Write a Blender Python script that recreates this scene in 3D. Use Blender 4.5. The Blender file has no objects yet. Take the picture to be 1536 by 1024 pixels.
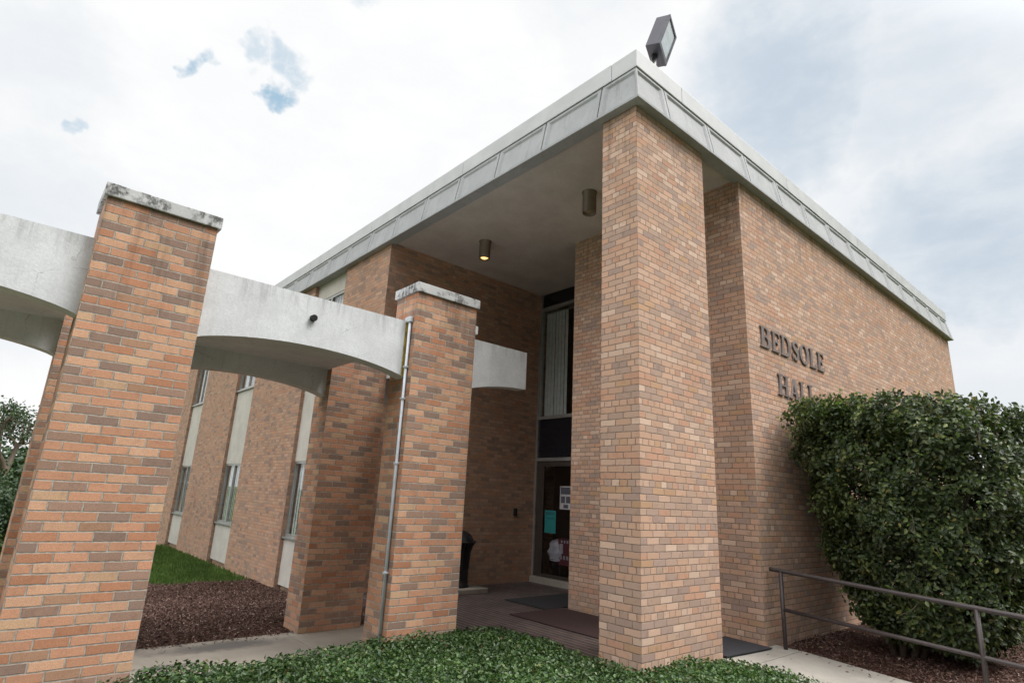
import bpy, bmesh, math, random
import numpy as np
from mathutils import Vector, Matrix, noise as mnoise
S = bpy.context.scene
C = S.collection
R = math.radians
rng = np.random.default_rng(7)
random.seed(7)

# ------------------------------------------------------------------ camera
cam_d = bpy.data.cameras.new('camera'); cam = bpy.data.objects.new('camera', cam_d); C.objects.link(cam)
YAW, PIT, ROL = 0.860757, 0.264121, 0.049274
cf = Vector((math.cos(PIT)*math.cos(YAW), math.cos(PIT)*math.sin(YAW), math.sin(PIT)))
r0 = Vector((math.sin(YAW), -math.cos(YAW), 0)); u0 = r0.cross(cf)
cr = r0*math.cos(ROL) + u0*math.sin(ROL); cu = -r0*math.sin(ROL) + u0*math.cos(ROL)
M = Matrix.Identity(4)
for i in range(3):
    M[i][0] = cr[i]; M[i][1] = cu[i]; M[i][2] = -cf[i]
M[0][3], M[1][3], M[2][3] = -4.82459, -3.57680, 1.66802
cam.matrix_world = M
cam_d.sensor_width = 36; cam_d.lens = 869.34/1536*36; cam_d.clip_start = 0.05; cam_d.clip_end = 3000
S.camera = cam

# ------------------------------------------------------------------ light
SUN_DIR = Vector((0.42, -0.62, 1.2)).normalized()
el = math.asin(SUN_DIR.z); az = math.atan2(SUN_DIR.x, SUN_DIR.y)
S.view_settings.view_transform = 'Standard'; S.view_settings.look = 'None'
S.view_settings.exposure = 0.42; S.view_settings.gamma = 1
sd = bpy.data.lights.new('sun', 'SUN'); sd.energy = 2.35; sd.angle = R(26); sd.color = (1, 0.965, 0.925)
so = bpy.data.objects.new('sun', sd); C.objects.link(so)
so.rotation_euler = SUN_DIR.to_track_quat('Z', 'Y').to_euler(); so.location = (0, -20, 30)

W = bpy.data.worlds.new('World'); S.world = W; W.use_nodes = True
class NT:
    "small node-graph helper"
    def __init__(s, t): s.t = t; s.n = t.nodes; s.l = t.links
    def node(s, typ, **kw):
        nd = s.n.new(typ)
        for k, v in kw.items(): setattr(nd, k, v)
        return nd
    def put(s, sock, v):
        if isinstance(v, bpy.types.NodeSocket): s.l.new(v, sock)
        elif v is not None: sock.default_value = v
    def math(s, op, a, b=None, c=None, clamp=False):
        nd = s.node('ShaderNodeMath', operation=op, use_clamp=clamp)
        s.put(nd.inputs[0], a)
        if b is not None: s.put(nd.inputs[1], b)
        if c is not None: s.put(nd.inputs[2], c)
        return nd.outputs[0]
    def vmath(s, op, a, b=None):
        nd = s.node('ShaderNodeVectorMath', operation=op)
        s.put(nd.inputs[0], a)
        if b is not None: s.put(nd.inputs[1], b)
        return nd.outputs['Value'] if op in ('DOT_PRODUCT', 'LENGTH') else nd.outputs[0]
    def scale(s, a, f):
        nd = s.node('ShaderNodeVectorMath', operation='SCALE'); s.put(nd.inputs[0], a); s.put(nd.inputs['Scale'], f); return nd.outputs[0]
    def maprange(s, v, a, b, c=0., d=1., smooth=True):
        nd = s.node('ShaderNodeMapRange', interpolation_type='SMOOTHSTEP' if smooth else 'LINEAR')
        s.put(nd.inputs[0], v)
        for i, q in enumerate((a, b, c, d)): s.put(nd.inputs[i+1], q)
        return nd.outputs[0]
    def noise(s, vec, sc, det=4., rough=.55, dist=0., color=False):
        nd = s.node('ShaderNodeTexNoise'); s.put(nd.inputs['Vector'], vec)
        nd.inputs['Scale'].default_value = sc; nd.inputs['Detail'].default_value = det
        nd.inputs['Roughness'].default_value = rough; nd.inputs['Distortion'].default_value = dist
        return nd.outputs['Color' if color else 'Fac']
    def mix(s, f, a, b, blend='MIX'):
        nd = s.node('ShaderNodeMix', data_type='RGBA', blend_type=blend)
        s.put(nd.inputs[0], f); s.put(nd.inputs[6], c4(a)); s.put(nd.inputs[7], c4(b))
        return nd.outputs[2]
    def ramp(s, f, stops, interp='LINEAR'):
        nd = s.node('ShaderNodeValToRGB'); cr_ = nd.color_ramp; cr_.interpolation = interp
        while len(cr_.elements) > 1: cr_.elements.remove(cr_.elements[-1])
        cr_.elements[0].position = stops[0][0]; cr_.elements[0].color = c4(stops[0][1])
        for p, c in stops[1:]:
            e = cr_.elements.new(p); e.color = c4(c)
        s.put(nd.inputs[0], f); return nd.outputs[0]
def c4(c):
    if isinstance(c, tuple) and len(c) == 3: return (*c, 1.)
    return c

def build_world():
    t = NT(W.node_tree); t.n.clear()
    out = t.node('ShaderNodeOutputWorld'); bg = t.node('ShaderNodeBackground'); t.l.new(bg.outputs[0], out.inputs[0])
    bg.inputs['Strength'].default_value = 0.1
    sky = t.node('ShaderNodeTexSky', sky_type='NISHITA'); sky.sun_disc = False; sky.sun_elevation = el; sky.sun_rotation = az
    d = t.vmath('NORMALIZE', t.node('ShaderNodeTexCoord').outputs['Generated'])
    w1 = t.noise(d, 5., 5., .6, color=True)
    w2 = t.noise(d, 22., 3., .6, color=True)
    jit = t.vmath('ADD', t.scale(t.vmath('SUBTRACT', w1, (.5, .5, .5)), .17), t.scale(t.vmath('SUBTRACT', w2, (.5, .5, .5)), .075))
    dj = t.vmath('NORMALIZE', t.vmath('ADD', d, jit))
    def blob(v, rad, soft, src=dj):
        vec = Vector(v).normalized()
        return t.maprange(t.vmath('DOT_PRODUCT', src, tuple(vec)), math.cos(rad+soft), math.cos(max(rad-soft, 0)))
    def add(a, b): return t.math('MAXIMUM', a, b)
    flat = t.vmath('MULTIPLY', d, (1., 1., 2.2))
    n1 = t.noise(flat, 2.1, 7., .58, .3)
    n2 = t.noise(flat, 5.5, 6., .6, .2)
    shade = t.maprange(t.math('ADD', t.math('MULTIPLY', n1, .7), t.math('MULTIPLY', n2, .3)), .38, .62)
    # grey cloud undersides (mostly to the right of the building), thin blue-grey veils low on the left
    grey = add(add(blob((.745, .285, .60), .085, .10), t.math('MULTIPLY', blob((.84, .13, .60), .10, .11), .65)),
               add(blob((.918, .115, .36), .10, .10), t.math('MULTIPLY', blob((.90, .19, .36), .05, .08), .8)))
    grey = add(grey, add(t.math('MULTIPLY', blob((.97, .1, .22), .3, .22), .4), t.math('MULTIPLY', blob((.53, .45, .72), .05, .08), .22)))
    grey = add(grey, add(t.math('MULTIPLY', blob((-.05, .90, .50), .05, .08), .3), t.math('MULTIPLY', blob((-.04, .95, .28), .10, .12), .4)))
    gfac = t.math('MULTIPLY', t.math('MINIMUM', grey, 1.), t.maprange(t.math('ADD', t.math('MULTIPLY', n1, .45), t.math('MULTIPLY', n2, .55)), .36, .56, .62, 1.))
    cloud = t.mix(t.maprange(n2, .4, .65), (7.5, 7.51, 7.5), (7.2, 7.28, 7.36))
    cloud = t.mix(gfac, cloud, (4.35, 5.0, 5.7))
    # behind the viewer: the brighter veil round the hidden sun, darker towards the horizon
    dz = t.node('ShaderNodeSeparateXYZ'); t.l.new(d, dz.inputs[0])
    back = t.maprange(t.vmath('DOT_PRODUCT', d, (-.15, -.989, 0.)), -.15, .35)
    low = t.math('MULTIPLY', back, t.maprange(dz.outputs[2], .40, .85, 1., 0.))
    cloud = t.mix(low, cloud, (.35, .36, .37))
    glow = add(blob(tuple(SUN_DIR), .25, .58, d), t.math('MULTIPLY', blob((-.72, -.02, .80), .25, .5, d), 1.))  # second blob: glow added left of the view to brighten the facade
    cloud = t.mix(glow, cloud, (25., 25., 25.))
    HA, HB, HC = (0.196, 0.811, 0.551), (0.197, 0.784, 0.589), (0.151, 0.785, 0.601)
    hole = add(add(blob(HA, .014, .015), t.math('MULTIPLY', blob(HB, .010, .025), .6)),
               add(t.math('MULTIPLY', blob(HC, .006, .022), .5), add(t.math('MULTIPLY', blob((.092, .817, .57), .006, .016), .9), t.math('MULTIPLY', blob((.005, .895, .446), .001, .018), .6))))
    hole = add(hole, t.math('MULTIPLY', blob((.245, .680, .69), .004, .022), .4))
    hole = t.math('MULTIPLY', hole, t.maprange(t.noise(d, 20., 7., .7), .36, .56, .35, .95))
    blue = t.mix(.7, sky.outputs[0], (3.4, 5.1, 6.3))
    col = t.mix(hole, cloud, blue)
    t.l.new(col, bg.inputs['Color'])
build_world()

# ------------------------------------------------------------------ object helpers
def thing(name, label, cat, loc=(0, 0, 0), group=None):
    o = bpy.data.objects.new(name, None); C.objects.link(o); o.location = loc; o.empty_display_size = .2
    o['label'] = label; o['category'] = cat
    if group: o['group'] = group
    return o
def tag(o, label, cat, group=None):
    o['label'] = label; o['category'] = cat
    if group: o['group'] = group
    return o
def place(o, parent):
    if parent is not None:
        o.parent = parent
        p = parent; off = Vector((0, 0, 0))
        while p is not None: off += p.location; p = p.parent
        o.data.transform(Matrix.Translation(-off - Vector((0, 0, 0))))
    return o
class MB:
    "collects polygons in world metres; uv is metres along the wall, chosen from each face's normal"
    def __init__(s): s.v = []; s.f = []; s.sm = []
    def poly(s, pts, smooth=False):
        i = len(s.v); s.v += [tuple(p) for p in pts]; s.f.append(tuple(range(i, i+len(pts)))); s.sm.append(smooth); return s
    def box(s, x0, x1, y0, y1, z0, z1, skip=''):
        p = [(x0, y0, z0), (x1, y0, z0), (x1, y1, z0), (x0, y1, z0), (x0, y0, z1), (x1, y0, z1), (x1, y1, z1), (x0, y1, z1)]
        for k, q in dict(b=(3, 2, 1, 0), t=(4, 5, 6, 7), f=(0, 1, 5, 4), r=(1, 2, 6, 5), k=(2, 3, 7, 6), l=(3, 0, 4, 7)).items():
            if k not in skip: s.poly([p[i] for i in q])
        return s
    def tube(s, pts, rad, n=10, caps=True):
        pts = [Vector(p) for p in pts]
        if not isinstance(rad, (list, tuple)): rad = [rad]*len(pts)
        rings = []
        prev = None
        for i, p in enumerate(pts):
            d = (pts[min(i+1, len(pts)-1)] - pts[max(i-1, 0)]).normalized()
            if prev is None: a = d.orthogonal().normalized()
            else: a = (prev - d*prev.dot(d)).normalized()
            prev = a; b = d.cross(a)
            base = len(s.v)
            for k in range(n):
                q = p + (a*math.cos(2*math.pi*k/n) + b*math.sin(2*math.pi*k/n))*rad[i]
                s.v.append(tuple(q))
            rings.append(base)
        for i in range(len(rings)-1):
            for k in range(n):
                s.f.append((rings[i]+k, rings[i]+(k+1) % n, rings[i+1]+(k+1) % n, rings[i+1]+k)); s.sm.append(True)
        if caps:
            s.f.append(tuple(rings[0]+k for k in reversed(range(n)))); s.sm.append(False)
            s.f.append(tuple(rings[-1]+k for k in range(n))); s.sm.append(False)
        return s
    def lathe(s, c, prof, n=28):
        base = len(s.v)
        for r, z in prof:
            for k in range(n):
                a = 2*math.pi*k/n; s.v.append((c[0]+r*math.cos(a), c[1]+r*math.sin(a), c[2]+z))
        for i in range(len(prof)-1):
            for k in range(n):
                s.f.append((base+i*n+k, base+i*n+(k+1) % n, base+(i+1)*n+(k+1) % n, base+(i+1)*n+k)); s.sm.append(True)
        return s
    def build(s, name, mat, parent=None, bevel=0, merge=False, uoff=0.):
        me = bpy.data.meshes.new(name); me.from_pydata(s.v, [], s.f); me.update()
        for p, q in zip(me.polygons, s.sm): p.use_smooth = q
        if merge or bevel:
            bm = bmesh.new(); bm.from_mesh(me); bmesh.ops.remove_doubles(bm, verts=bm.verts, dist=1e-5)
            if bevel:
                bmesh.ops.bevel(bm, geom=[e for e in bm.edges if len(e.link_faces) == 2 and e.calc_face_angle(0) > .5], offset=bevel, segments=2, affect='EDGES', profile=.6)
            bm.to_mesh(me); bm.free()
        uvl = me.uv_layers.new(name='metres')
        for p in me.polygons:
            n = p.normal
            for li in p.loop_indices:
                x, y, z = me.vertices[me.loops[li].vertex_index].co
                if abs(n.z) > .7: uv = (x, y)
                elif abs(n.x) > abs(n.y): uv = (y+.1015+uoff, z)
                else: uv = (x+uoff, z)
                uvl.data[li].uv = uv
        o = bpy.data.objects.new(name, me); C.objects.link(o)
        if mat: me.materials.append(mat)
        place(o, parent)
        return o
def struct(o): o['kind'] = 'structure'; return o

# ------------------------------------------------------------------ materials
def newmat(name):
    m = bpy.data.materials.new(name); m.use_nodes = True
    t = NT(m.node_tree); b = t.n['Principled BSDF']
    return m, t, b
def geo_pos(t): return t.node('ShaderNodeNewGeometry').outputs['Position']
def bump(t, b, h, dist, strength=1.):
    nd = t.node('ShaderNodeBump'); nd.inputs['Distance'].default_value = dist; nd.inputs['Strength'].default_value = strength
    t.put(nd.inputs['Height'], h); t.l.new(nd.outputs[0], b.inputs['Normal'])
def plain(name, col, rough=.5, metal=0., var=.12, scale=8., bmp=0., spec=.5):
    m, t, b = newmat(name); p = geo_pos(t)
    n = t.noise(p, scale, 5., .6)
    f = t.maprange(n, .3, .7, 1-var, 1+var)
    t.l.new(t.mix(1., col, f, 'MULTIPLY'), b.inputs['Base Color'])
    t.l.new(t.maprange(n, .3, .7, rough-.06, min(rough+.08, 1)), b.inputs['Roughness'])
    b.inputs['Metallic'].default_value = metal; b.inputs['Specular IOR Level'].default_value = spec
    if bmp: bump(t, b, t.noise(p, scale*6, 4.), bmp)
    return m
def brick_mat(name, palette, mortar, header=0, course=.0682, L=.203, joint=.010, seed=0., grime=.25, bvar=.12, runs=None):
    m, t, b = newmat(name); p = geo_pos(t)
    uv = t.node('ShaderNodeUVMap').outputs[0]
    w = t.scale(t.vmath('SUBTRACT', t.noise(p, 9., 4., .65, color=True), (.5, .5, .5)), .010)
    uv = t.vmath('ADD', uv, w)
    sx = t.node('ShaderNodeSeparateXYZ'); t.l.new(uv, sx.inputs[0]); u, v = sx.outputs[0], sx.outputs[1]
    vr = t.math('DIVIDE', v, course); row = t.math('FLOOR', vr); fr = t.math('FRACT', vr)
    par = t.math('MULTIPLY', t.math('FLOORED_MODULO', row, 2.), .5)
    if header:
        hd = t.math('COMPARE', t.math('FLOORED_MODULO', row, float(header)), 3., .1)
        Lr = t.math('MULTIPLY', t.math('SUBTRACT', 1., t.math('MULTIPLY', hd, .5)), L)
    else: Lr = L
    uc = t.math('ADD', t.math('DIVIDE', u, Lr), par); col = t.math('FLOOR', uc); fu = t.math('FRACT', uc)
    wn = t.node('ShaderNodeTexWhiteNoise', noise_dimensions='3D'); cb = t.node('ShaderNodeCombineXYZ')
    t.l.new(col, cb.inputs[0]); t.l.new(row, cb.inputs[1]); cb.inputs[2].default_value = seed
    t.l.new(cb.outputs[0], wn.inputs['Vector'])
    du = t.math('MULTIPLY', t.math('MINIMUM', fu, t.math('SUBTRACT', 1., fu)), Lr)
    dv = t.math('MULTIPLY', t.math('MINIMUM', fr, t.math('SUBTRACT', 1., fr)), course)
    dm = t.math('MINIMUM', du, dv)
    edge = t.math('ADD', dm, t.math('MULTIPLY', t.math('SUBTRACT', t.noise(p, 70., 4., .7), .5), .0075))
    face = t.maprange(edge, joint/2-.0014, joint/2+.0014)
    n = len(palette); stops = []; acc = 0.; tot = sum(q[1] for q in palette)
    for c, wt in palette: stops.append((acc/tot, c)); acc += wt
    base = t.ramp(wn.outputs['Value'], stops, 'CONSTANT')
    wn2 = t.node('ShaderNodeSeparateColor'); t.l.new(wn.outputs['Color'], wn2.inputs[0])
    base = t.mix(1., base, t.maprange(wn2.outputs[1], 0., 1., 1-bvar, 1+bvar, False), 'MULTIPLY')
    # mottling inside every brick: flashed dark patches, speckle, wire-cut streaks
    mott = t.noise(t.vmath('ADD', p, t.scale(wn.outputs['Color'], 5.)), 14., 4., .6)
    base = t.mix(t.maprange(mott, .52, .75, 0., .38), base, t.mix(1., base, (.55, .5, .5), 'MULTIPLY'))
    spk = t.noise(p, 170., 2., .7)
    base = t.mix(1., base, t.maprange(spk, .25, .75, .8, 1.18), 'MULTIPLY')
    mcol = t.mix(1., mortar, t.maprange(t.noise(p, 25., 4.), .3, .7, .75, 1.2), 'MULTIPLY')
    colr = t.mix(face, mcol, base)
    big = t.noise(p, .7, 5., .6)
    colr = t.mix(t.maprange(big, .5, .72, 0., grime), colr, t.mix(1., colr, (.5, .47, .45), 'MULTIPLY'))
    pz = t.node('ShaderNodeSeparateXYZ'); t.l.new(p, pz.inputs[0])
    # splash line of pale salts and soil just above the ground
    salt = t.math('MULTIPLY', t.maprange(t.math('ADD', pz.outputs[2], t.math('MULTIPLY', t.noise(p, 3., 4.), .7)), .45, .95, 1., 0.), t.maprange(t.noise(p, 11., 4.), .4, .7))
    colr = t.mix(t.math('MULTIPLY', salt, .35), colr, (.36, .27, .19))
    if runs:
        st = t.maprange(t.noise(t.vmath('MULTIPLY', p, (7., 7., .45)), 1.6, 5., .65), .46, .68)
        rm = t.math('MULTIPLY', st, t.maprange(pz.outputs[2], runs-1.5, runs, 0., .55))
        colr = t.mix(rm, colr, t.mix(1., colr, (.42, .39, .37), 'MULTIPLY'))
    eff = t.math('MULTIPLY', t.maprange(t.noise(p, 2.6, 6., .7), .60, .70), t.maprange(t.noise(p, 30., 3.), .4, .65))
    colr = t.mix(t.math('MULTIPLY', eff, .22), colr, (.55, .48, .42))
    t.l.new(colr, b.inputs['Base Color'])
    b.inputs['Roughness'].default_value = .88; b.inputs['Specular IOR Level'].default_value = .25
    h = t.math('ADD', t.math('MULTIPLY', face, 1.), t.math('ADD', t.math('MULTIPLY', spk, .22), t.math('MULTIPLY', wn2.outputs[2], .35)))
    bump(t, b, h, .006, .9)
    return m
M_COL = brick_mat('column_brick', [((0.500, 0.262, 0.163), 28), ((0.540, 0.317, 0.204), 20), ((0.430, 0.208, 0.122), 14), ((0.270, 0.183, 0.143), 14), ((0.320, 0.203, 0.151), 11), ((0.530, 0.342, 0.215), 8), ((0.380, 0.223, 0.143), 8)], (.36, .325, .28), joint=.0105, seed=5., grime=.18, bvar=.10, runs=3.85)
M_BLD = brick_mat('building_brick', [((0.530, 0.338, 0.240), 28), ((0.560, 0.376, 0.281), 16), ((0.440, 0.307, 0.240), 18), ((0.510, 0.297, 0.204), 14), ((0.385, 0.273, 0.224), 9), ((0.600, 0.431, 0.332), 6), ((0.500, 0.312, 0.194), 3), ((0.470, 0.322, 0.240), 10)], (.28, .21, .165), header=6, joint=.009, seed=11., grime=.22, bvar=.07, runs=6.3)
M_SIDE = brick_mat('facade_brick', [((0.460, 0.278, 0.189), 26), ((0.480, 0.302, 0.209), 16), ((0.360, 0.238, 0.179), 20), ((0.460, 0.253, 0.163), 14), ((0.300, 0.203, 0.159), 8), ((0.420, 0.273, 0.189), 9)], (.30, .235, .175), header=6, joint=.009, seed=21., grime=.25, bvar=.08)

def concrete(name, col, stain=(.12, .11, .10), amt=.5, vert=True, rough=.8, mold=0., damp=None, top=None):
    m, t, b = newmat(name); p = geo_pos(t)
    st = t.vmath('MULTIPLY', p, (9., 9., .8)) if vert else p
    n1 = t.noise(st, 1.6, 5., .6); n2 = t.noise(p, 2.2, 6., .65); n3 = t.noise(p, 60., 3., .7)
    c = t.mix(1., col, t.maprange(n2, .3, .7, .89, 1.07), 'MULTIPLY')
    c = t.mix(1., c, t.maprange(n3, .25, .75, .92, 1.07), 'MULTIPLY')
    c = t.mix(t.math('MULTIPLY', t.maprange(n1, .52, .74), amt), c, t.mix(.45, stain, c))
    if vert:
        dr = t.maprange(t.noise(t.vmath('MULTIPLY', p, (22., 22., 1.1)), 1., 3., .6), .62, .78)
        c = t.mix(t.math('MULTIPLY', dr, amt*.8), c, stain)
        sp_ = t.maprange(t.noise(p, 17., 4., .7), .68, .76)
        c = t.mix(t.math('MULTIPLY', sp_, amt), c, t.mix(.5, stain, c))
    if top:
        zz_ = t.node('ShaderNodeSeparateXYZ'); t.l.new(p, zz_.inputs[0])
        tb = t.math('MULTIPLY', t.maprange(zz_.outputs[2], top-.30, top, 0., 1.), t.maprange(t.noise(t.vmath('MULTIPLY', p, (14., 14., 1.2)), 1.3, 6., .7), .47, .68))
        c = t.mix(t.math('MULTIPLY', tb, .4), c, (.13, .125, .11))
        ck = t.node('ShaderNodeTexVoronoi', feature='DISTANCE_TO_EDGE'); t.l.new(t.vmath('ADD', p, t.scale(t.noise(p, 5., 4., .6, color=True), .35)), ck.inputs['Vector']); ck.inputs['Scale'].default_value = .9
        c = t.mix(t.math('MULTIPLY', t.maprange(ck.outputs['Distance'], .0, .006, 1., 0.), t.maprange(t.noise(p, 1.3, 2.), .5, .58, 0., .45)), c, (.16, .155, .15))
    if damp:
        for (px, py, rx, ry) in damp:
            q = t.vmath('MULTIPLY', t.vmath('SUBTRACT', p, (px, py, 0.)), (1/rx, 1/ry, 0.))
            q = t.math('ADD', t.vmath('LENGTH', q), t.math('MULTIPLY', t.math('SUBTRACT', t.noise(p, 6., 5., .7), .5), 1.3))
            c = t.mix(t.math('MULTIPLY', t.maprange(q, .35, 1.15, 1., 0.), .75), c, (.06, .058, .056))
    if mold:
        mm = t.math('MULTIPLY', t.maprange(t.noise(t.vmath('MULTIPLY', p, (1., 1., .6)), 28., 8., .75), .40, .58), t.maprange(t.noise(p, 5.5, 4., .6), .43, .60))
        c = t.mix(t.math('MULTIPLY', mm, mold), c, (.045, .042, .038))
    t.l.new(c, b.inputs['Base Color']); b.inputs['Roughness'].default_value = rough
    bump(t, b, t.math('ADD', n3, t.math('MULTIPLY', n2, 2.)), .003, .6)
    return m
M_BEAM = concrete('white_painted_concrete', (.62, .635, .655), (.31, .305, .29), .26, top=3.50)
M_CAP = concrete('weathered_cap_concrete', (.50, .505, .51), (.15, .14, .13), .5, mold=.9)
M_FASC = concrete('fascia_concrete', (.38, .39, .40), (.16, .16, .155), .6)
M_COPE = plain('coping_metal', (.53, .54, .55), .45, .0, .08, 3.)
M_CEIL = concrete('soffit_plaster', (.59, .545, .51), (.38, .35, .32), .25, False)
M_WALK = concrete('walkway_concrete', (.30, .268, .225), (.085, .078, .07), .85, False, damp=[(-2.55, 3.55, .75, .22), (-3.2, 3.0, .3, .12)])
M_RAMP = concrete('ramp_concrete', (.36, .335, .295), (.14, .13, .11), .6, False)
M_BOUNCE = concrete('bounce_grey', (.11, .105, .10), (.07, .07, .065), .4, False)
M_PANEL = concrete('spandrel_aggregate', (.53, .50, .45), (.30, .26, .20), .35)
M_ALU = plain('window_aluminium', (.42, .42, .41), .4, .7, .1)
M_BRONZE = plain('bronze_frame', (.075, .062, .052), .42, .3, .1)
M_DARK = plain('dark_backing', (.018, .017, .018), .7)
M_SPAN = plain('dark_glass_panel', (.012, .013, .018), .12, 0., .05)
M_BLACK = plain('black_plastic', (.012, .012, .013), .38, 0., .2)
M_LET = plain('letter_metal', (.23, .19, .18), .5, .35, .15)
M_RAIL = plain('brown_rail_paint', (.045, .034, .034), .42, .0, .18, 20., .0015)
M_GALV = plain('galvanised_conduit', (.56, .60, .65), .5, .15, .12)
M_FLOODH = plain('floodlight_housing', (.062, .062, .078), .45, .3, .1)
M_LAMP = plain('lamp_can_metal', (.20, .16, .13), .45, .4, .12)
M_RUST = plain('rust_stained_sealant', (.42, .30, .05), .7, 0., .35, 20.)
M_CLOTH = plain('white_bag_plastic', (.55, .56, .57), .5)
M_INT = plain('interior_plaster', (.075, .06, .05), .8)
M_BLIND = plain('blind_fabric', (.62, .64, .62), .8)
M_WHITE = plain('white_enclosure', (.72, .72, .72), .5)

def glass(name, tint=(.9, .95, .95), refl=1.):
    m, t, b = newmat(name); out = t.n['Material Output']; t.n.remove(b)
    tr = t.node('ShaderNodeBsdfTransparent'); tr.inputs[0].default_value = c4(tint)
    gl = t.node('ShaderNodeBsdfGlossy'); gl.inputs['Roughness'].default_value = .03; gl.inputs[0].default_value = (refl, refl, refl, 1)
    g = t.node('ShaderNodeNewGeometry'); c = t.math('ABSOLUTE', t.vmath('DOT_PRODUCT', g.outputs['Normal'], g.outputs['Incoming']))
    fr = t.math('ADD', .05, t.math('MULTIPLY', .95, t.math('POWER', t.math('SUBTRACT', 1., c, clamp=True), 5.)))
    mx = t.node('ShaderNodeMixShader'); t.l.new(fr, mx.inputs[0]); t.l.new(tr.outputs[0], mx.inputs[1]); t.l.new(gl.outputs[0], mx.inputs[2])
    t.l.new(mx.outputs[0], out.inputs[0]); return m
M_GLASS = glass('clear_glass', (.93, .945, .95)); M_DGLASS = glass('tinted_glass', (.86, .86, .88))
def emis(name, col, s):
    m, t, b = newmat(name); b.inputs['Emission Color'].default_value = c4(col); b.inputs['Emission Strength'].default_value = s
    b.inputs['Base Color'].default_value = c4(col); return m
M_BULB = emis('warm_lamp', (1., .66, .20), 1.7)
M_BULBOFF = plain('unlit_lamp', (.30, .24, .15), .4)

def leaf_mat(name, stops, rough=.42, trans=.25, spec=.45):
    m, t, b = newmat(name); out = t.n['Material Output']
    g = t.node('ShaderNodeNewGeometry')
    col = t.ramp(g.outputs['Random Per Island'], stops)
    n = t.noise(g.outputs['Position'], 1.8, 3., .6)
    col = t.mix(1., col, t.maprange(n, .3, .7, .75, 1.25), 'MULTIPLY')
    t.l.new(col, b.inputs['Base Color']); b.inputs['Roughness'].default_value = rough; b.inputs['Specular IOR Level'].default_value = spec
    tl = t.node('ShaderNodeBsdfTranslucent'); t.l.new(t.mix(1., col, (1.1, 1.3, .6), 'MULTIPLY'), tl.inputs[0])
    mx = t.node('ShaderNodeMixShader'); mx.inputs[0].default_value = trans
    t.l.new(b.outputs[0], mx.inputs[1]); t.l.new(tl.outputs[0], mx.inputs[2]); t.l.new(mx.outputs[0], out.inputs[0])
    return m
M_IVY = leaf_mat('ivy_leaf', [(0, (.022, .05, .016)), (.45, (.042, .088, .027)), (.75, (.068, .125, .036)), (.95, (.10, .155, .05)), (.985, (.16, .18, .08)), (.993, (.11, .08, .035)), (1, (.14, .08, .045))])
M_TWIG = plain('twig_bark', (.16, .12, .085), .8, 0., .3, 30.)
M_BUSH = leaf_mat('shrub_leaf', [(0, (.022, .038, .013)), (.5, (.048, .074, .024)), (.83, (.09, .125, .038)), (.98, (.17, .20, .06)), (.994, (.22, .19, .045)), (1, (.17, .12, .04))], .45)
M_SPRIG = leaf_mat('new_shoot_leaf', [(0, (.08, .15, .03)), (.6, (.14, .23, .05)), (1, (.19, .28, .065))], .4, .35)
M_TREE = leaf_mat('tree_leaf', [(0, (.02, .042, .02)), (.6, (.04, .075, .035)), (1, (.07, .11, .045))], .5)
M_GRASS = leaf_mat('grass_blade', [(0, (.06, .115, .022)), (.6, (.10, .185, .038)), (1, (.17, .24, .07))], .6)
M_BARK = plain('bark', (.10, .075, .055), .9, 0., .35, 30., .006)

def ground_mat(name, a, c, sc=6., bmp=.02):
    m, t, b = newmat(name); p = geo_pos(t)
    n = t.noise(p, sc, 8., .7); n2 = t.noise(p, .35, 3.)
    col = t.mix(t.maprange(n, .35, .65), a, c)
    col = t.mix(1., col, t.maprange(n2, .3, .7, .75, 1.2), 'MULTIPLY')
    t.l.new(col, b.inputs['Base Color']); b.inputs['Roughness'].default_value = .95; b.inputs['Specular IOR Level'].default_value = .1
    bump(t, b, n, bmp); return m
M_GROUND = ground_mat('lawn', (.045, .07, .018), (.085, .12, .035), 9.)
M_SOIL = ground_mat('mulch_soil', (.035, .018, .012), (.11, .058, .04), 38., .03)
M_UNDER = ground_mat('ivy_understorey', (.012, .022, .008), (.03, .05, .016), 20., .03)
def chip_mat():
    m, t, b = newmat('mulch_chip'); g = t.node('ShaderNodeNewGeometry')
    t.l.new(t.ramp(g.outputs['Random Per Island'], [(0, (.044, .022, .016)), (.5, (.105, .054, .041)), (.82, (.175, .098, .077)), (.95, (.26, .175, .145)), (1, (.40, .31, .27))]), b.inputs['Base Color'])
    b.inputs['Roughness'].default_value = .85; return m
M_CHIP = chip_mat()
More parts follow.
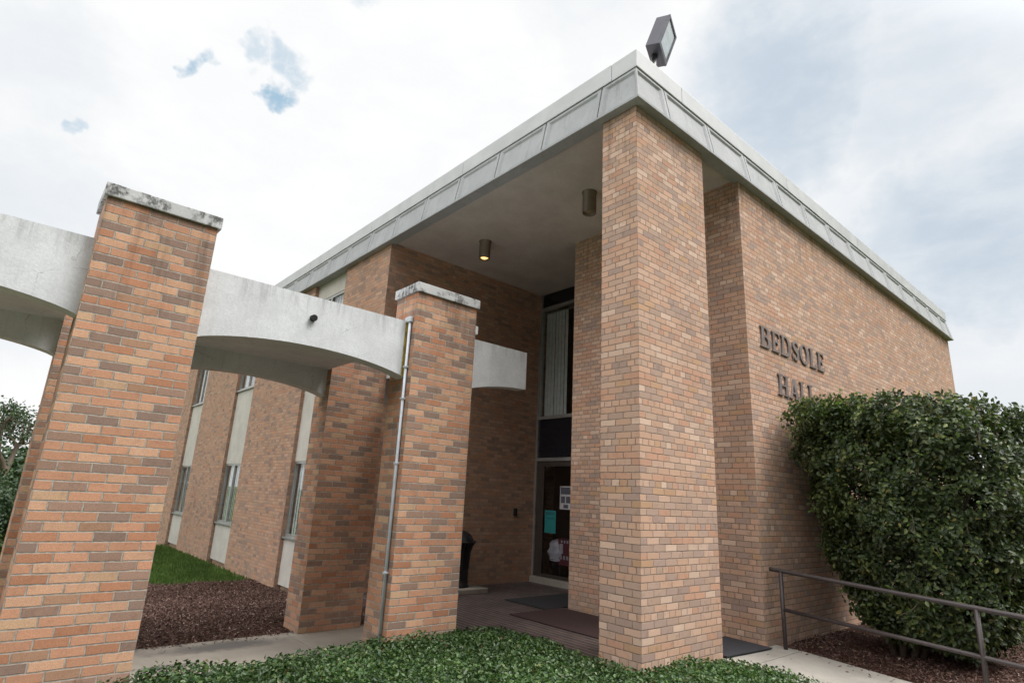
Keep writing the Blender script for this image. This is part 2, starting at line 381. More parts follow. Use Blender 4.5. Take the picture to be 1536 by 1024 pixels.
def paver_mat():
    m, t, b = newmat('brick_paving'); p = geo_pos(t)
    s = t.node('ShaderNodeSeparateXYZ'); t.l.new(p, s.inputs[0]); x, y = s.outputs[0], s.outputs[1]
    rr = t.math('DIVIDE', x, .098); row = t.math('FLOOR', rr); fr = t.math('FRACT', rr)
    uu = t.math('ADD', t.math('DIVIDE', y, .2), t.math('MULTIPLY', t.math('FLOORED_MODULO', row, 2.), .5)); fu = t.math('FRACT', uu)
    cb = t.node('ShaderNodeCombineXYZ'); t.l.new(row, cb.inputs[0]); t.l.new(t.math('FLOOR', uu), cb.inputs[1])
    wn = t.node('ShaderNodeTexWhiteNoise', noise_dimensions='3D'); t.l.new(cb.outputs[0], wn.inputs[0])
    dm = t.math('MINIMUM', t.math('MULTIPLY', t.math('MINIMUM', fr, t.math('SUBTRACT', 1., fr)), .098), t.math('ADD', t.math('MULTIPLY', t.math('MINIMUM', fu, t.math('SUBTRACT', 1., fu)), .2), .0045))
    f = t.maprange(dm, .0045, .008)
    col = t.mix(f, (.20, .18, .165), t.ramp(wn.outputs[0], [(0, (.042, .026, .023)), (.4, (.065, .037, .032)), (.75, (.04, .027, .025)), (1, (.08, .048, .04))]))
    col = t.mix(1., col, t.maprange(t.noise(p, 3., 5.), .3, .7, .75, 1.2), 'MULTIPLY')
    t.l.new(col, b.inputs['Base Color']); b.inputs['Roughness'].default_value = .8; bump(t, b, f, .006); return m
M_PAVE = paver_mat()
def mat_mat(name, a, c):
    m, t, b = newmat(name); p = geo_pos(t); w = t.noise(p, 130., 2., .7)
    t.l.new(t.mix(w, a, c), b.inputs['Base Color']); b.inputs['Roughness'].default_value = .95; bump(t, b, w, .004); return m
M_BMAT = mat_mat('brown_carpet', (.022, .010, .009), (.05, .022, .02)); M_KMAT = mat_mat('black_rubber', (.008, .008, .009), (.025, .024, .025)); M_RMAT = mat_mat('charcoal_rubber', (.018, .018, .022), (.045, .045, .052))

# ------------------------------------------------------------------ large structure
H = 6.216; HT = 6.977; XW = 2.378; XE = 13.31; YW = 5.669; XB = 3.95; YEND = 33.0
def sstep(a, b, x):
    t = min(max((x-a)/(b-a), 0), 1); return t*t*(3-2*t)
def zt(x, y): return -.33*sstep(3.9, 9.5, y) + .05*sstep(1.5, 3.5, x)*(1-sstep(-.5, 2, y))
def grid(name, xs, ys, fz, mat, inside=None):
    vs = []; idx = {}
    for i, x in enumerate(xs):
        for j, y in enumerate(ys): idx[i, j] = len(vs); vs.append((x, y, fz(x, y)))
    fs = []
    for i in range(len(xs)-1):
        for j in range(len(ys)-1):
            if inside and not inside((xs[i]+xs[i+1])/2, (ys[j]+ys[j+1])/2): continue
            fs.append((idx[i, j], idx[i+1, j], idx[i+1, j+1], idx[i, j+1]))
    b = MB(); b.v = vs; b.f = fs; b.sm = [True]*len(fs)
    return b.build(name, mat)
gx = [-900, -300, -120, -60, -30, -20, -14] + list(np.arange(-10, 14.1, 1.)) + [18, 24, 35, 60, 120, 300, 900]
gy = [-900, -300, -100, -40, -20, -12] + list(np.arange(-8, 16.1, 1.)) + [20, 26, 35, 50, 80, 140, 300, 900]
struct(grid('ground', gx, gy, lambda x, y: zt(x, y)-.10 - .3*sstep(14, 60, y), M_GROUND))
struct(MB().box(-70, 70, -34, -6.2, -.3, -.06).build('bounce_sheet', M_BOUNCE))  # unseen paving added behind the camera to keep bounce light neutral
# concrete walk under the canopy
wk = MB()
for x0, x1 in ((-11, -8.3), (-8.292, -5.05), (-5.042, -1.80), (-1.792, -.02)): wk.box(x0, x1, 1.98, 3.84, -.14, 0.0)
struct(wk.build('walkway', M_WALK, bevel=.006))
rp = MB()
def zr(y): return .155 + .064*min(y, 0)
for y0, y1 in ((.85, -.30), (-.308, -1.50), (-1.508, -2.7), (-2.708, -3.9), (-3.908, -6.)):
    p = [(1.40, y1), (2.62, y1), (2.62, y0), (1.40, y0)]
    top = [(x, y, zr(y)) for x, y in p]; bot = [(x, y, -.2) for x, y in p]
    rp.poly(top)
    for i in range(4): rp.poly([bot[i], bot[(i+1) % 4], top[(i+1) % 4], top[i]])
struct(rp.build('ramp', M_RAMP))
struct(MB().box(-.018, XB+.05, .85, YW, -.15, .055).build('portico_paving', M_PAVE))

# ------------------------------------------------------------------ building
B = thing('brick_building', 'two storey brick college hall with deep corner portico and panelled concrete roof fascia', 'building')
def part(mb, name, mat, parent=None, **k): return mb.build(name, mat, parent or B, **k)
ZB = -.6
part(MB().box(0, 1.42, 0, .508, ZB, H, 'tb'), 'pier', M_BLD)
part(MB().box(XW, XE, 0, .3, ZB, H, 'tbl').box(XE-.3, XE, .3, 14, ZB, H, 'tb').poly([(XW, 3.15, ZB), (XW, 0, ZB), (XW, 0, H+.06), (XW, 3.15, H+.06)]).box(XW, XB, 2.9, 3.15, ZB, H, 'tbl'), 'wall', M_BLD)
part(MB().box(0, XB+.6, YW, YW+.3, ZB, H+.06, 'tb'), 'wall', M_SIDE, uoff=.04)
strips = [(7.53, 9.12), (12.50, 14.09), (17.5, 19.09), (22.5, 24.09), (27.5, 29.09)]
ys = YW+.3
for k, (a, b) in enumerate(strips + [(YEND, None)]):
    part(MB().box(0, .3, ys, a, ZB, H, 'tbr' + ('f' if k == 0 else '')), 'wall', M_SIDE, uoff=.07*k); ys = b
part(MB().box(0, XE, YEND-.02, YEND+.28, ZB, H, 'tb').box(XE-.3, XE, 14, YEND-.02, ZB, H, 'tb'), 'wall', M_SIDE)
for k, (a, b) in enumerate(strips):
    for z0, z1 in ((-.25, .66), (2.22, 4.24), (5.82, H)):
        part(MB().box(.08, .16, a, b, z0, z1), 'spandrel_panel', M_PANEL)
    part(MB().box(.14, .2, a, b, ZB, -.25), 'base_course', M_SIDE)
    for z0, z1 in ((.66, 2.22), (4.24, 5.82)):
        f = MB(); t = .05
        f.box(.09, .15, a, b, z0+.03, z0+.08).box(.09, .15, a, b, z1-t, z1).box(.09, .15, a, a+t, z0+.08, z1-t).box(.09, .15, b-t, b, z0+.08, z1-t)
        ym = (a+b)/2
        f.box(.085, .14, ym-.03, ym+.03, z0+.08, z1-t).box(.10, .14, ym+.03, ym+.06, z0+.08, z1-t)
        w = part(f, 'window', M_ALU)
        MB().box(.118, .124, a+t, b-t, z0+.08, z1-t).build('pane', M_GLASS, w)
        MB().box(.03, .12, a-.004, b+.004, z0-.01, z0+.028).build('sill', M_ALU, w)
        c = MB()
        yy = a+.06
        while yy < b-.1:
            q = yy+.12; c.poly([(.20, q, z0), (.188, yy, z0), (.188, yy, z1), (.20, q, z1)]); yy = q+.004
        c.build('blind', M_BLIND, w)
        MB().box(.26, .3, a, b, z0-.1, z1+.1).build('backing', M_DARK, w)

# ceiling, soffit edge beam, roof
part(MB().box(.11, 6.5, .10, YW, H+.03, H+.2), 'ceiling', M_CEIL)
part(MB().box(-.112, .085, -.112, YEND, H, H+.028).box(.085, XE+.112, -.112, .075, H, H+.028), 'soffit_beam', M_FASC)
part(MB().box(.05, XE-.02, .05, YEND, H+.21, HT-.12), 'roof', M_CEIL)
def fascia_panel(axis, c0, c1, corner=None):
    # battered precast panel: rim around a shallow sunk field
    zb, zt_, ob, ot = H, 6.722, .112, .015
    def P(c, s, d):   # c along wall, s 0..1 up the batter, d sunk depth
        o = ob+(ot-ob)*s - d; z = zb+(zt_-zb)*s
        cc = c
        return (-o, cc, z) if axis == 'y' else (cc, -o, z)
    b = MB(); g = .009
    a0, a1 = c0+g, c1-g
    e0, e1 = c0, c1
    if corner == 'start': a0b, a0t = -ob, -ot
    else: a0b = a0t = a0
    if corner == 'end': a1b, a1t = c1+ob, c1+ot
    else: a1b = a1t = a1
    ri = .05
    i0, i1 = a0+(ri if corner != 'start' else .012), a1-ri
    s0, s1 = .04, .93
    d = .024; k = .04
    O = [P(a0b, 0, 0), P(a1b, 0, 0), P(a1t, 1, 0), P(a0t, 1, 0)]
    cs = lambda s, x: -(ob+(ot-ob)*s)+x if corner == 'start' else i0+(k if x > .03 else 0)
    I = [P(cs(s0, .022), s0, 0), P(i1, s0, 0), P(i1, s1, 0), P(cs(s1, .022), s1, 0)]
    J = [P(cs(s0+.07, .05), s0+.07, d), P(i1-k, s0+.07, d), P(i1-k, s1-.06, d), P(cs(s1-.06, .05), s1-.06, d)]
    flip = (axis == 'y')
    def q(*p): b.poly(p[::-1] if flip else p)
    for n in range(4):
        q(O[n], O[(n+1) % 4], I[(n+1) % 4], I[n]); q(I[n], I[(n+1) % 4], J[(n+1) % 4], J[n])
    q(*J)
    # returns into the joints
    for cc, in ((a0,), (a1,)):
        if (corner == 'start' and cc == a0): continue
        q(P(cc, 0, 0), P(cc, 1, 0), P(cc, 1, .06), P(cc, 0, .06)) if cc == a0 else q(P(cc, 0, .06), P(cc, 1, .06), P(cc, 1, 0), P(cc, 0, 0))
    part(b, 'fascia_panel', M_FASC)
fascia_panel('x', -.112, .545, 'start'); fascia_panel('y', -.112, .51, 'start')
for k in range(12): fascia_panel('x', .545+1.008*k, .545+1.008*(k+1))
fascia_panel('x', .545+1.008*12, XE, 'end')
for k in range(32): fascia_panel('y', .51+.997*k, .51+.997*(k+1))
part(MB().box(.045, .06, .045, YEND, H+.03, 6.73).box(.06, XE, .045, .055, H+.03, 6.73), 'fascia_backing', M_DARK)
xs = [-.024, .946, 3.99, 7.10, 10.2, XE+.03]
for k in range(5):
    x0, x1 = xs[k], xs[k+1]-(.006 if k < 4 else 0)
    part(MB().box(x0, x1, -.03, .35, 6.735, HT), 'coping', M_COPE, bevel=.008)
yy = .352
while yy < YEND:
    y1 = min(yy+3.1, YEND); part(MB().box(-.03, .35, yy, y1-.006, 6.735, HT), 'coping', M_COPE, bevel=.008); yy = y1
part(MB().box(XE-.3, XE+.03, .352, YEND, 6.735, HT), 'coping', M_COPE)

# entrance glazing at the back of the portico
gy0, gy1 = 3.15, YW
e = MB(); fx0, fx1 = XB, XB+.10
e.box(fx0, fx1, gy1-.055, gy1-.001, .19, H+.03).box(fx0, fx1, gy0, gy0+.05, .19, H+.03).box(fx0, fx1, 4.38, 4.44, 2.57, H+.03)
for z in (2.50, 3.39, 5.88): e.box(fx0-.006, fx1, gy0+.05, gy1-.055, z-.035, z+.035)
ent = part(e, 'entrance_glazing', M_ALU)
MB().box(XB+.04, XB+.05, gy0+.05, gy1-.055, 3.425, 5.845).build('pane', M_GLASS, ent)
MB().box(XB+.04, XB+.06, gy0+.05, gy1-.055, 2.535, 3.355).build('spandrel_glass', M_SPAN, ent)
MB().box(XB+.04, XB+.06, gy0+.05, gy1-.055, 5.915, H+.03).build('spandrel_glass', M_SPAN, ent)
part(MB().box(XB-.06, XB+.3, gy0, gy1-.003, .0, .175), 'threshold', M_WALK, bevel=.008)
for a, b in ((4.42, 5.45), (3.37, 4.40)):
    d = MB(); st = .045
    d.box(XB+.02, XB+.065, a, a+st, .19, 2.46).box(XB+.02, XB+.065, b-st, b, .19, 2.46).box(XB+.02, XB+.065, a+st, b-st, .19, .24).box(XB+.02, XB+.065, a+st, b-st, 2.36, 2.46)
    dr = part(d, 'door', M_BRONZE)
    MB().box(XB+.038, XB+.046, a+st, b-st, .24, 2.36).build('pane', M_DGLASS, dr)
    hy = a+.06 if a > 4 else b-.06
    MB().tube([(XB+.02, hy, 1.02), (XB-.05, hy, 1.02), (XB-.05, hy, 1.30), (XB+.02, hy, 1.30)], .011).build('handle', M_ALU, dr)
part(MB().box(XB+.02, XB+.08, 5.455, gy1-.056, .19, 2.46), 'door_jamb', M_BRONZE)
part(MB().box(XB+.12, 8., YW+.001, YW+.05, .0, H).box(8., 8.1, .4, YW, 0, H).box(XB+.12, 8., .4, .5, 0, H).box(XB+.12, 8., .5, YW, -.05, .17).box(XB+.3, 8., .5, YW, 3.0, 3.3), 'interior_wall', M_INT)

# ------------------------------------------------------------------ arcade
YC = 1.678; DC = .45; WC = .812; YF = 3.703; HC = 3.815
def column(x, y, label, u):
    o = thing('brick_column', label, 'column', (x+WC/2, y+DC/2, 0), 'brick columns carrying the arched canopy')
    MB().box(x, x+WC, y, y+DC, -.5, HC, 'tb').build('shaft', M_COL, o, uoff=-x+u)
    b = MB().box(x-.025, x+WC+.025, y-.025, y+DC+.025, HC, HC+.108)
    c = b.build('cap', M_CAP, o, bevel=.007)
    return o
X1, X2 = -4.575, -1.692
column(X1, YC, 'large front row brick column at the left edge, tallest in the picture', .0)
column(X2, YC, 'front row brick column with a metal conduit down its side', .0)
column(X1, YF, 'shaded rear row brick column mostly hidden behind the big left column', .10)
column(X2, YF, 'dark rear row brick column under the arch, beside the mulch bed', .10)
ZBT = 3.49
def arch_beam(x0, x1, y0, y1, arc):
    # arc(s) gives the underside height, s 0..1 along the span
    n = 36; b = MB(); bot = [(x0+(x1-x0)*i/n, arc(i/n)) for i in range(n+1)]
    for i in range(n):
        (xa, za), (xb, zb) = bot[i], bot[i+1]
        b.poly([(xa, y0, za), (xb, y0, zb), (xb, y0, ZBT), (xa, y0, ZBT)])
        b.poly([(xb, y1, zb), (xa, y1, za), (xa, y1, ZBT), (xb, y1, ZBT)])
        b.poly([(xa, y1, za), (xb, y1, zb), (xb, y0, zb), (xa, y0, za)])
        b.poly([(xa, y0, ZBT), (xb, y0, ZBT), (xb, y1, ZBT), (xa, y1, ZBT)])
    b.poly([(x0, y1, bot[0][1]), (x0, y0, bot[0][1]), (x0, y0, ZBT), (x0, y1, ZBT)])
    b.poly([(x1, y0, bot[-1][1]), (x1, y1, bot[-1][1]), (x1, y1, ZBT), (x1, y0, ZBT)])
    return b
full = lambda s: 2.86 + .135*(1-(2*s-1)**2)**.8
half = lambda s: 2.87 + .14*(1-(1-min(s*1.0, 1))**2)
def canopy(x0, x1, label, arc):
    o = thing('arched_canopy', label, 'canopy', ((x0+x1)/2, (YC+YF)/2, 2.86), 'white arched concrete canopy bays')
    for y0 in (YC+.13, YF+.13):
        arch_beam(x0, x1, y0, y0+.17, arc).build('beam', M_BEAM, o)
    MB().box(x0, x1, YC+.30, YF+.13, 3.22, 3.42).build('roof_slab', M_BEAM, o)
    return o
canopy(X1-2.07, X1, 'white arched concrete canopy bay cut off by the left edge', lambda s: full(s))
cm = canopy(X1+WC, X2, 'white arched concrete canopy bay spanning between the two front columns', full)
canopy(X2+WC, .07, 'short white concrete canopy stub reaching into the portico', half)
MB().tube([(-2.77, YC+.145, 3.27), (-2.77, YC+.085, 3.265)], .032, 16).build('scupper', M_BLACK, cm)
MB().box(X2-.05, X2-.001, YC+.128, YC+.131, 2.88, ZBT-.005).build('sealant_strip', M_RUST, cm)

# ------------------------------------------------------------------ lettering
def letter_poly(ch):
    "outline loops of a bold roman capital, height 1"
    def arc(cx, cy, rx, ry, a0, a1, n=14): return [(cx+rx*math.cos(R(a0+(a1-a0)*i/n)), cy+ry*math.sin(R(a0+(a1-a0)*i/n))) for i in range(n+1)]
    sf = .055; a, b = .10, .30
    if ch == 'L': return [[(0, 0), (.76, 0), (.80, .32), (.745, .32), (.64, .075), (b, .075), (b, 1-sf), (.44, 1-sf), (.44, 1), (0, 1), (0, 1-sf), (a, 1-sf), (a, sf), (0, sf)]]
    if ch == 'E': return [[(0, 0), (.80, 0), (.84, .30), (.785, .30), (.67, .075), (b, .075), (b, .475), (.50, .475), (.56, .36), (.605, .36), (.605, .67), (.56, .67), (.50, .545), (b, .545), (b, .925), (.65, .925), (.75, .72), (.80, .72), (.78, 1), (0, 1), (0, 1-sf), (a, 1-sf), (a, sf), (0, sf)]]
    if ch == 'H':
        c, d = .68, .88
        return [[(0, 0), (.43, 0), (.43, sf), (b, sf), (b, .46), (c, .46), (c, sf), (.55, sf), (.55, 0), (.98, 0), (.98, sf), (d, sf), (d, 1-sf), (.98, 1-sf), (.98, 1), (.55, 1), (.55, 1-sf), (c, 1-sf), (c, .535), (b, .535), (b, 1-sf), (.43, 1-sf), (.43, 1), (0, 1), (0, 1-sf), (a, 1-sf), (a, sf), (0, sf)]]
    if ch == 'A': return [[(0, 0), (.34, 0), (.34, sf), (.235, sf), (.295, .26), (.565, .26), (.62, sf), (.52, sf), (.52, 0), (1., 0), (1., sf), (.90, sf), (.58, 1.01), (.45, 1.01), (.13, sf), (0, sf)], [(.315, .33), (.43, .76), (.545, .33)]]
    if ch == 'O': return [arc(.5, .5, .5, .52, 0, 360, 40)[:-1], arc(.5, .5, .255, .455, 360, 0, 40)[:-1]]
    if ch == 'D': return [[(0, 0), (.45, 0)] + arc(.45, .5, .5, .5, -90, 90, 24) + [(0, 1), (0, 1-sf), (a, 1-sf), (a, sf), (0, sf)], [(b, .07), (b, .93), (.43, .93)] + arc(.43, .5, .27, .43, 90, -90, 24)[1:]]
    if ch == 'B': return [[(0, 0), (.48, 0)] + arc(.50, .275, .36, .275, -90, 75, 14) + arc(.46, .765, .32, .235, -75, 90, 14) + [(0, 1), (0, 1-sf), (a, 1-sf), (a, sf), (0, sf)],
                          [(b, .065), (b, .495), (.44, .495)] + arc(.44, .28, .17, .215, 90, -90, 12)[1:], [(b, .56), (b, .935), (.42, .935)] + arc(.42, .7475, .15, .1875, 90, -90, 12)[1:]]
    if ch == 'S':
        mid = [(.62, .80), (.55, .90), (.42, .955), (.28, .93), (.19, .84), (.19, .73), (.28, .635), (.42, .555), (.56, .46), (.63, .35), (.62, .20), (.52, .085), (.37, .045), (.22, .08), (.12, .18)]
        wd = [.02, .035, .05, .075, .095, .105, .12, .13, .125, .11, .10, .08, .055, .04, .02]
        Lf, Rt = [], []
        for i, (x, y) in enumerate(mid):
            p0, p1 = mid[max(i-1, 0)], mid[min(i+1, len(mid)-1)]; dx, dy = p1[0]-p0[0], p1[1]-p0[1]; l = math.hypot(dx, dy)
            Lf.append((x-dy/l*wd[i], y+dx/l*wd[i])); Rt.append((x+dy/l*wd[i], y-dx/l*wd[i]))
        return [Lf[:1] + [(.69, .70)] + [(.70, .99), (.65, .99)] + [Rt[0]] + Rt[1:] + [(.06, .32), (.03, .32), (.03, .01), (.08, .01)] + Lf[::-1][:-1]]
LT = thing('wall_lettering', 'dark metal serif letters reading BEDSOLE HALL on the right brick wall', 'lettering', (2.72, -.02, 3.23))
def letter(ch, x, z, w, h=.295):
    cv = bpy.data.curves.new('letter', 'CURVE'); cv.dimensions = '2D'; cv.fill_mode = 'BOTH'; cv.extrude = .008
    loops = letter_poly(ch); wid = max(p[0] for p in loops[0])
    for lp in loops:
        sp = cv.splines.new('POLY'); sp.points.add(len(lp)-1); sp.use_cyclic_u = True
        for q, (px, py) in zip(sp.points, lp): q.co = (px/wid*w, py*h, 0, 1)
    tmp = bpy.data.objects.new('letter_tmp', cv); C.objects.link(tmp)
    me = bpy.data.meshes.new_from_object(tmp.evaluated_get(bpy.context.evaluated_depsgraph_get()))
    bpy.data.objects.remove(tmp); bpy.data.curves.remove(cv)
    me.transform(Matrix.Translation((x, -.013, z)) @ Matrix.Rotation(R(90), 4, 'X')); me.name = 'letter'
    me.materials.clear(); me.materials.append(M_LET)
    o = bpy.data.objects.new('letter', me); C.objects.link(o); place(o, LT)
for ch, x, w in (('B', 2.725, .31), ('E', 3.065, .25), ('D', 3.345, .32), ('S', 3.70, .23), ('O', 3.965, .32), ('L', 4.32, .25), ('E', 4.605, .26)): letter(ch, x, 3.845, w)
for ch, x, w in (('H', 3.17, .33), ('A', 3.52, .32), ('L', 3.865, .27), ('L', 4.165, .27)): letter(ch, x, 3.24, w)

# ------------------------------------------------------------------ fittings
def can_light(x, y, label, lit):
    o = thing('ceiling_light', label, 'light', (x, y, H+.03), 'ceiling lights of the portico')
    r = .105
    MB().lathe((x, y, H+.03), [(r+.012, 0), (r+.012, -.012), (r, -.014), (r, -.35), (r-.012, -.35), (r-.012, -.10)], 32).build('can', M_LAMP, o)
    MB().lathe((x, y, H-.20), [(0, -.115), (.045, -.11), (.075, -.085), (.088, -.04), (.085, 0.), (0, 0)], 24).build('bulb', M_BULB if lit else M_BULBOFF, o)
can_light(1.20, 4.33, 'small cylindrical ceiling light glowing warm yellow above the canopy stub', True)
can_light(1.19, 1.77, 'small cylindrical ceiling light, unlit, close to the corner pier', False)

def build_flood():
    # axes fitted so that the housing leans as in the photograph: n = lens normal
    F = thing('floodlight', 'dark box shaped floodlight tilted on a stub at the roof corner', 'floodlight', (.62, .2, HT))
    ctr = FL_C; n = FL_N.normalized(); up = (FL_U - n*FL_U.dot(n)).normalized(); s = up.cross(n)
    w, h, d = FL_W/2, FL_H/2, FL_D/2
    P = lambda a, b, e: ctr + n*a + s*b + up*e
    def bx(a0, a1, b0, b1, e0, e1, mb):
        p = [P(a, b, e) for e in (e0, e1) for a, b in ((a0, b0), (a1, b0), (a1, b1), (a0, b1))]
        for q in ((3, 2, 1, 0), (4, 5, 6, 7), (0, 1, 5, 4), (1, 2, 6, 5), (2, 3, 7, 6), (3, 0, 4, 7)): mb.poly([p[i] for i in q])
    hb = MB(); bx(-d, d-.03, -w, w, -h, h, hb); hb.build('housing', M_FLOODH, F, bevel=.01)
    fr = MB(); t = .035
    bx(d-.03, d, -w, w, -h, -h+t+.02, fr); bx(d-.03, d, -w, w, h-t, h, fr); bx(d-.03, d, -w, -w+t, -h+t+.02, h-t, fr); bx(d-.03, d, w-t, w, -h+t+.02, h-t, fr)
    fr.build('lens_frame', M_FLOODH, F)
    ln = MB(); bx(d-.02, d-.012, -w+t, w-t, -h+t+.02, h-t, ln); ln.build('lens', M_LENS, F)
    kn = P(-d*.2, 0, -h)
    MB().tube([(.62, .2, HT-.02), (.62, .2, HT+.05)], .06, 16).tube([(.62, .2, HT+.05), tuple((kn+Vector((.62, .2, HT+.1)))/2), tuple(kn)], .045, 14).build('knuckle_arm', M_BLACK, F)
FL_C = Vector((.905, .238, 7.85)); FL_N = Vector((.28, -.941, -.189)); FL_U = Vector((.33, -.091, .939)); FL_W, FL_H, FL_D = .36, .60, .20
M_LENS = plain('floodlight_lens', (.34, .40, .43), .15, 0., .15, 6.)
build_flood()

# conduit on the second column, white box with its own drop
cy = YC+.085
co = MB().tube([(X2-.022, cy, .0), (X2-.022, cy, 3.47)], .0165, 12)
cd = thing('conduit_pipe', 'thin grey metal conduit running down the second front column', 'pipe', (X2-.022, cy, 0))
co.build('tube', M_GALV, cd)
MB().box(X2-.047, X2-.001, cy-.03, cy+.075, 3.47, 3.535).build('elbow', M_GALV, cd, bevel=.012)
for z in (.9, 1.95, 2.62, 2.96): MB().box(X2-.046, X2-.001, cy-.024, cy+.024, z, z+.022).build('coupling', M_GALV, cd, bevel=.004)
jb = thing('junction_box', 'tiny white electrical box above the canopy stub beside the second column', 'electrical box', (X2+WC+.03, YC+.06, 3.5))
MB().box(X2+WC+.002, X2+WC+.06, YC+.03, YC+.12, 3.52, 3.62).build('enclosure', M_WHITE, jb, bevel=.006)
MB().tube([(X2+WC+.016, YC+.07, 3.52), (X2+WC+.016, YC+.07, 2.7)], .011, 8).build('tube', M_GALV, jb)
cb_ = thing('call_box', 'small black call box on the shaded portico wall', 'call box', (3.42, YW, 1.41))
MB().box(3.385, 3.455, YW-.045, YW-.001, 1.33, 1.48).build('case', M_BLACK, cb_, bevel=.006)
MB().lathe((0, 0, 0), [(.0, 0), (.018, 0)], 12).build('button', M_LAMP, cb_).data.transform(Matrix.Translation((3.42-3.42, -.046, 1.37-1.41)) @ Matrix.Rotation(R(90), 4, 'X'))

# litter bin on a concrete pad
bc = (1.74, 5.22, .06)
MB().box(bc[0]-.42, bc[0]+.42, bc[1]-.36, bc[1]+.36, .057, .135).build('concrete_pad', M_WALK, None, bevel=.01)
tag(bpy.data.objects['concrete_pad'], 'low square concrete pad under the black litter bin', 'pad')
tb = thing('litter_bin', 'black slatted metal litter bin with flared rim and domed lid', 'litter bin', (bc[0], bc[1], .135))
bz = .135
MB().lathe((bc[0], bc[1], bz), [(0, 0), (.20, 0), (.20, .03), (.185, .05), (.185, .30), (.19, .30)], 32).build('base', M_BLACK, tb)
MB().lathe((bc[0], bc[1], bz), [(.165, .06), (.175, .6), (.2, .72)], 28).build('liner', M_KMAT, tb)
for k in range(24):
    a = 2*math.pi*k/24; ca, sa = math.cos(a), math.sin(a); s = MB()
    pr = [(.19, .30), (.195, .45), (.21, .58), (.24, .68), (.285, .745)]
    for (r0_, z0), (r1_, z1) in zip(pr, pr[1:]):
        for sg in (1,):
            tx, ty = -sa*.016, ca*.016
            A = [(bc[0]+r*ca+q*tx, bc[1]+r*sa+q*ty, bz+z) for r, z, q in ((r0_, z0, -1), (r0_, z0, 1), (r1_, z1, 1), (r1_, z1, -1))]
            Bk = [(bc[0]+(r-.008)*ca+q*tx, bc[1]+(r-.008)*sa+q*ty, bz+z) for r, z, q in ((r0_, z0, -1), (r0_, z0, 1), (r1_, z1, 1), (r1_, z1, -1))]
            s.poly(A); s.poly(Bk[::-1])
            for i in range(4): s.poly([A[(i+1) % 4], A[i], Bk[i], Bk[(i+1) % 4]])
    s.build('slat', M_BLACK, tb)
MB().lathe((bc[0], bc[1], bz), [(.275, .735), (.30, .74), (.302, .762), (.27, .766), (.275, .735)], 32).build('rim', M_BLACK, tb)
MB().lathe((bc[0], bc[1], bz), [(.25, .765), (.24, .80), (.20, .87), (.12, .925), (.06, .94), (0, .945)], 32).build('lid', M_BLACK, tb)

# mats
def mat_obj(x0, x1, y0, y1, z, mat, label):
    o = MB().box(x0, x1, y0, y1, z, z+.012).build('door_mat', mat, None, bevel=.004); tag(o, label, 'mat')
mat_obj(1.20, 2.30, .95, 3.20, .059, M_BMAT, 'dark brown carpet mat on the paving behind the corner pier')
mat_obj(1.95, 3.75, 3.22, 4.18, .059, M_KMAT, 'black rubber mat in front of the entrance doors')
rm = MB()
q = [(1.44, -.03), (2.33, -.10), (2.36, .50), (1.44, .50)]
rm.poly([(x, y, zr(y)+.014) for x, y in q])
for i in range(4):
    (xa, ya), (xb, yb) = q[i], q[(i+1) % 4]; rm.poly([(xa, ya, zr(ya)+.003), (xb, yb, zr(yb)+.003), (xb, yb, zr(yb)+.014), (xa, ya, zr(ya)+.014)])
tag(rm.build('door_mat', M_RMAT), 'charcoal rubber mat in the gap right of the corner pier', 'mat')

# hand rail
hr = thing('hand_rail', 'brown painted two bar pipe handrail running beside the ramp and bush', 'handrail', (2.51, -.17, .13))
zt_r = lambda y: 1.0 + .064*y; zm_r = lambda y: .575 + .064*y
MB().tube([(2.51, -.04, zt_r(-.04)+.0)] + [(2.51, y, zt_r(y)) for y in (-.06, -1.5, -3.0, -5.6)], .0245, 14).build('top_rail', M_RAIL, hr)
MB().tube([(2.51, y, zm_r(y)) for y in (-.17, -1.5, -3.0, -5.6)], .0215, 14).build('middle_rail', M_RAIL, hr)
for y in (-.17, -2.03, -3.9, -5.6): MB().tube([(2.51, y, -.1), (2.51, y, zt_r(y))], .0235, 14).build('post', M_RAIL, hr)

# things behind the entrance glass
cu_ = MB(); y = 4.93
while y < 5.53:
    k_ = .02 if int((y-4.93)/.098+.5) % 3 == 0 else 0.
    cu_.poly([(XB+.160+k_*.4, y+.097, 3.44), (XB+.155, y, 3.44), (XB+.155, y, 5.8), (XB+.160+k_*.4, y+.097, 5.8)]); y += .098
bl = thing('vertical_blind', 'pale vertical blind hanging inside the upper portico window', 'blind', (XB+.17, 5.2, 5.8))
cu_.build('slats', M_BLIND, bl); MB().box(XB+.14, XB+.19, 3.3, 5.6, 5.80, 5.83).build('head_rail', M_ALU, bl)
ir = thing('stair_rail', 'thin metal stair rail behind the upper portico window', 'railing', (XB+.35, 4.5, 3.3))
MB().tube([(XB+.35, 4.86, 3.3), (XB+.35, 4.86, 4.28), (XB+.35, 3.6, 4.28)], .018, 8).tube([(XB+.35, 4.86, 3.55), (XB+.35, 3.6, 3.55)], .014, 8).tube([(XB+.35, 4.62, 3.55), (XB+.35, 4.62, 4.28)], .012, 8).build('bars', M_ALU, ir)
def sheet(y0, y1, z0, z1, mat, x, name, label, cat='poster'):
    o = MB().box(x, x+.003, y0, y1, z0, z1).build(name, mat); tag(o, label, cat); return o
M_TEAL = plain('teal_print', (.02, .22, .22), .5); M_TEALD = plain('dark_teal_print', (.02, .12, .14), .5); M_PAPER = plain('paper_print', (.46, .45, .46), .6); M_INK = plain('dark_print', (.08, .08, .10), .6); M_MAR = plain('maroon_card', (.13, .025, .04), .5)
xg = XB+.034
tp = thing('poster', 'teal poster taped to the glass entrance door', 'poster', (xg, 5.19, 1.25))
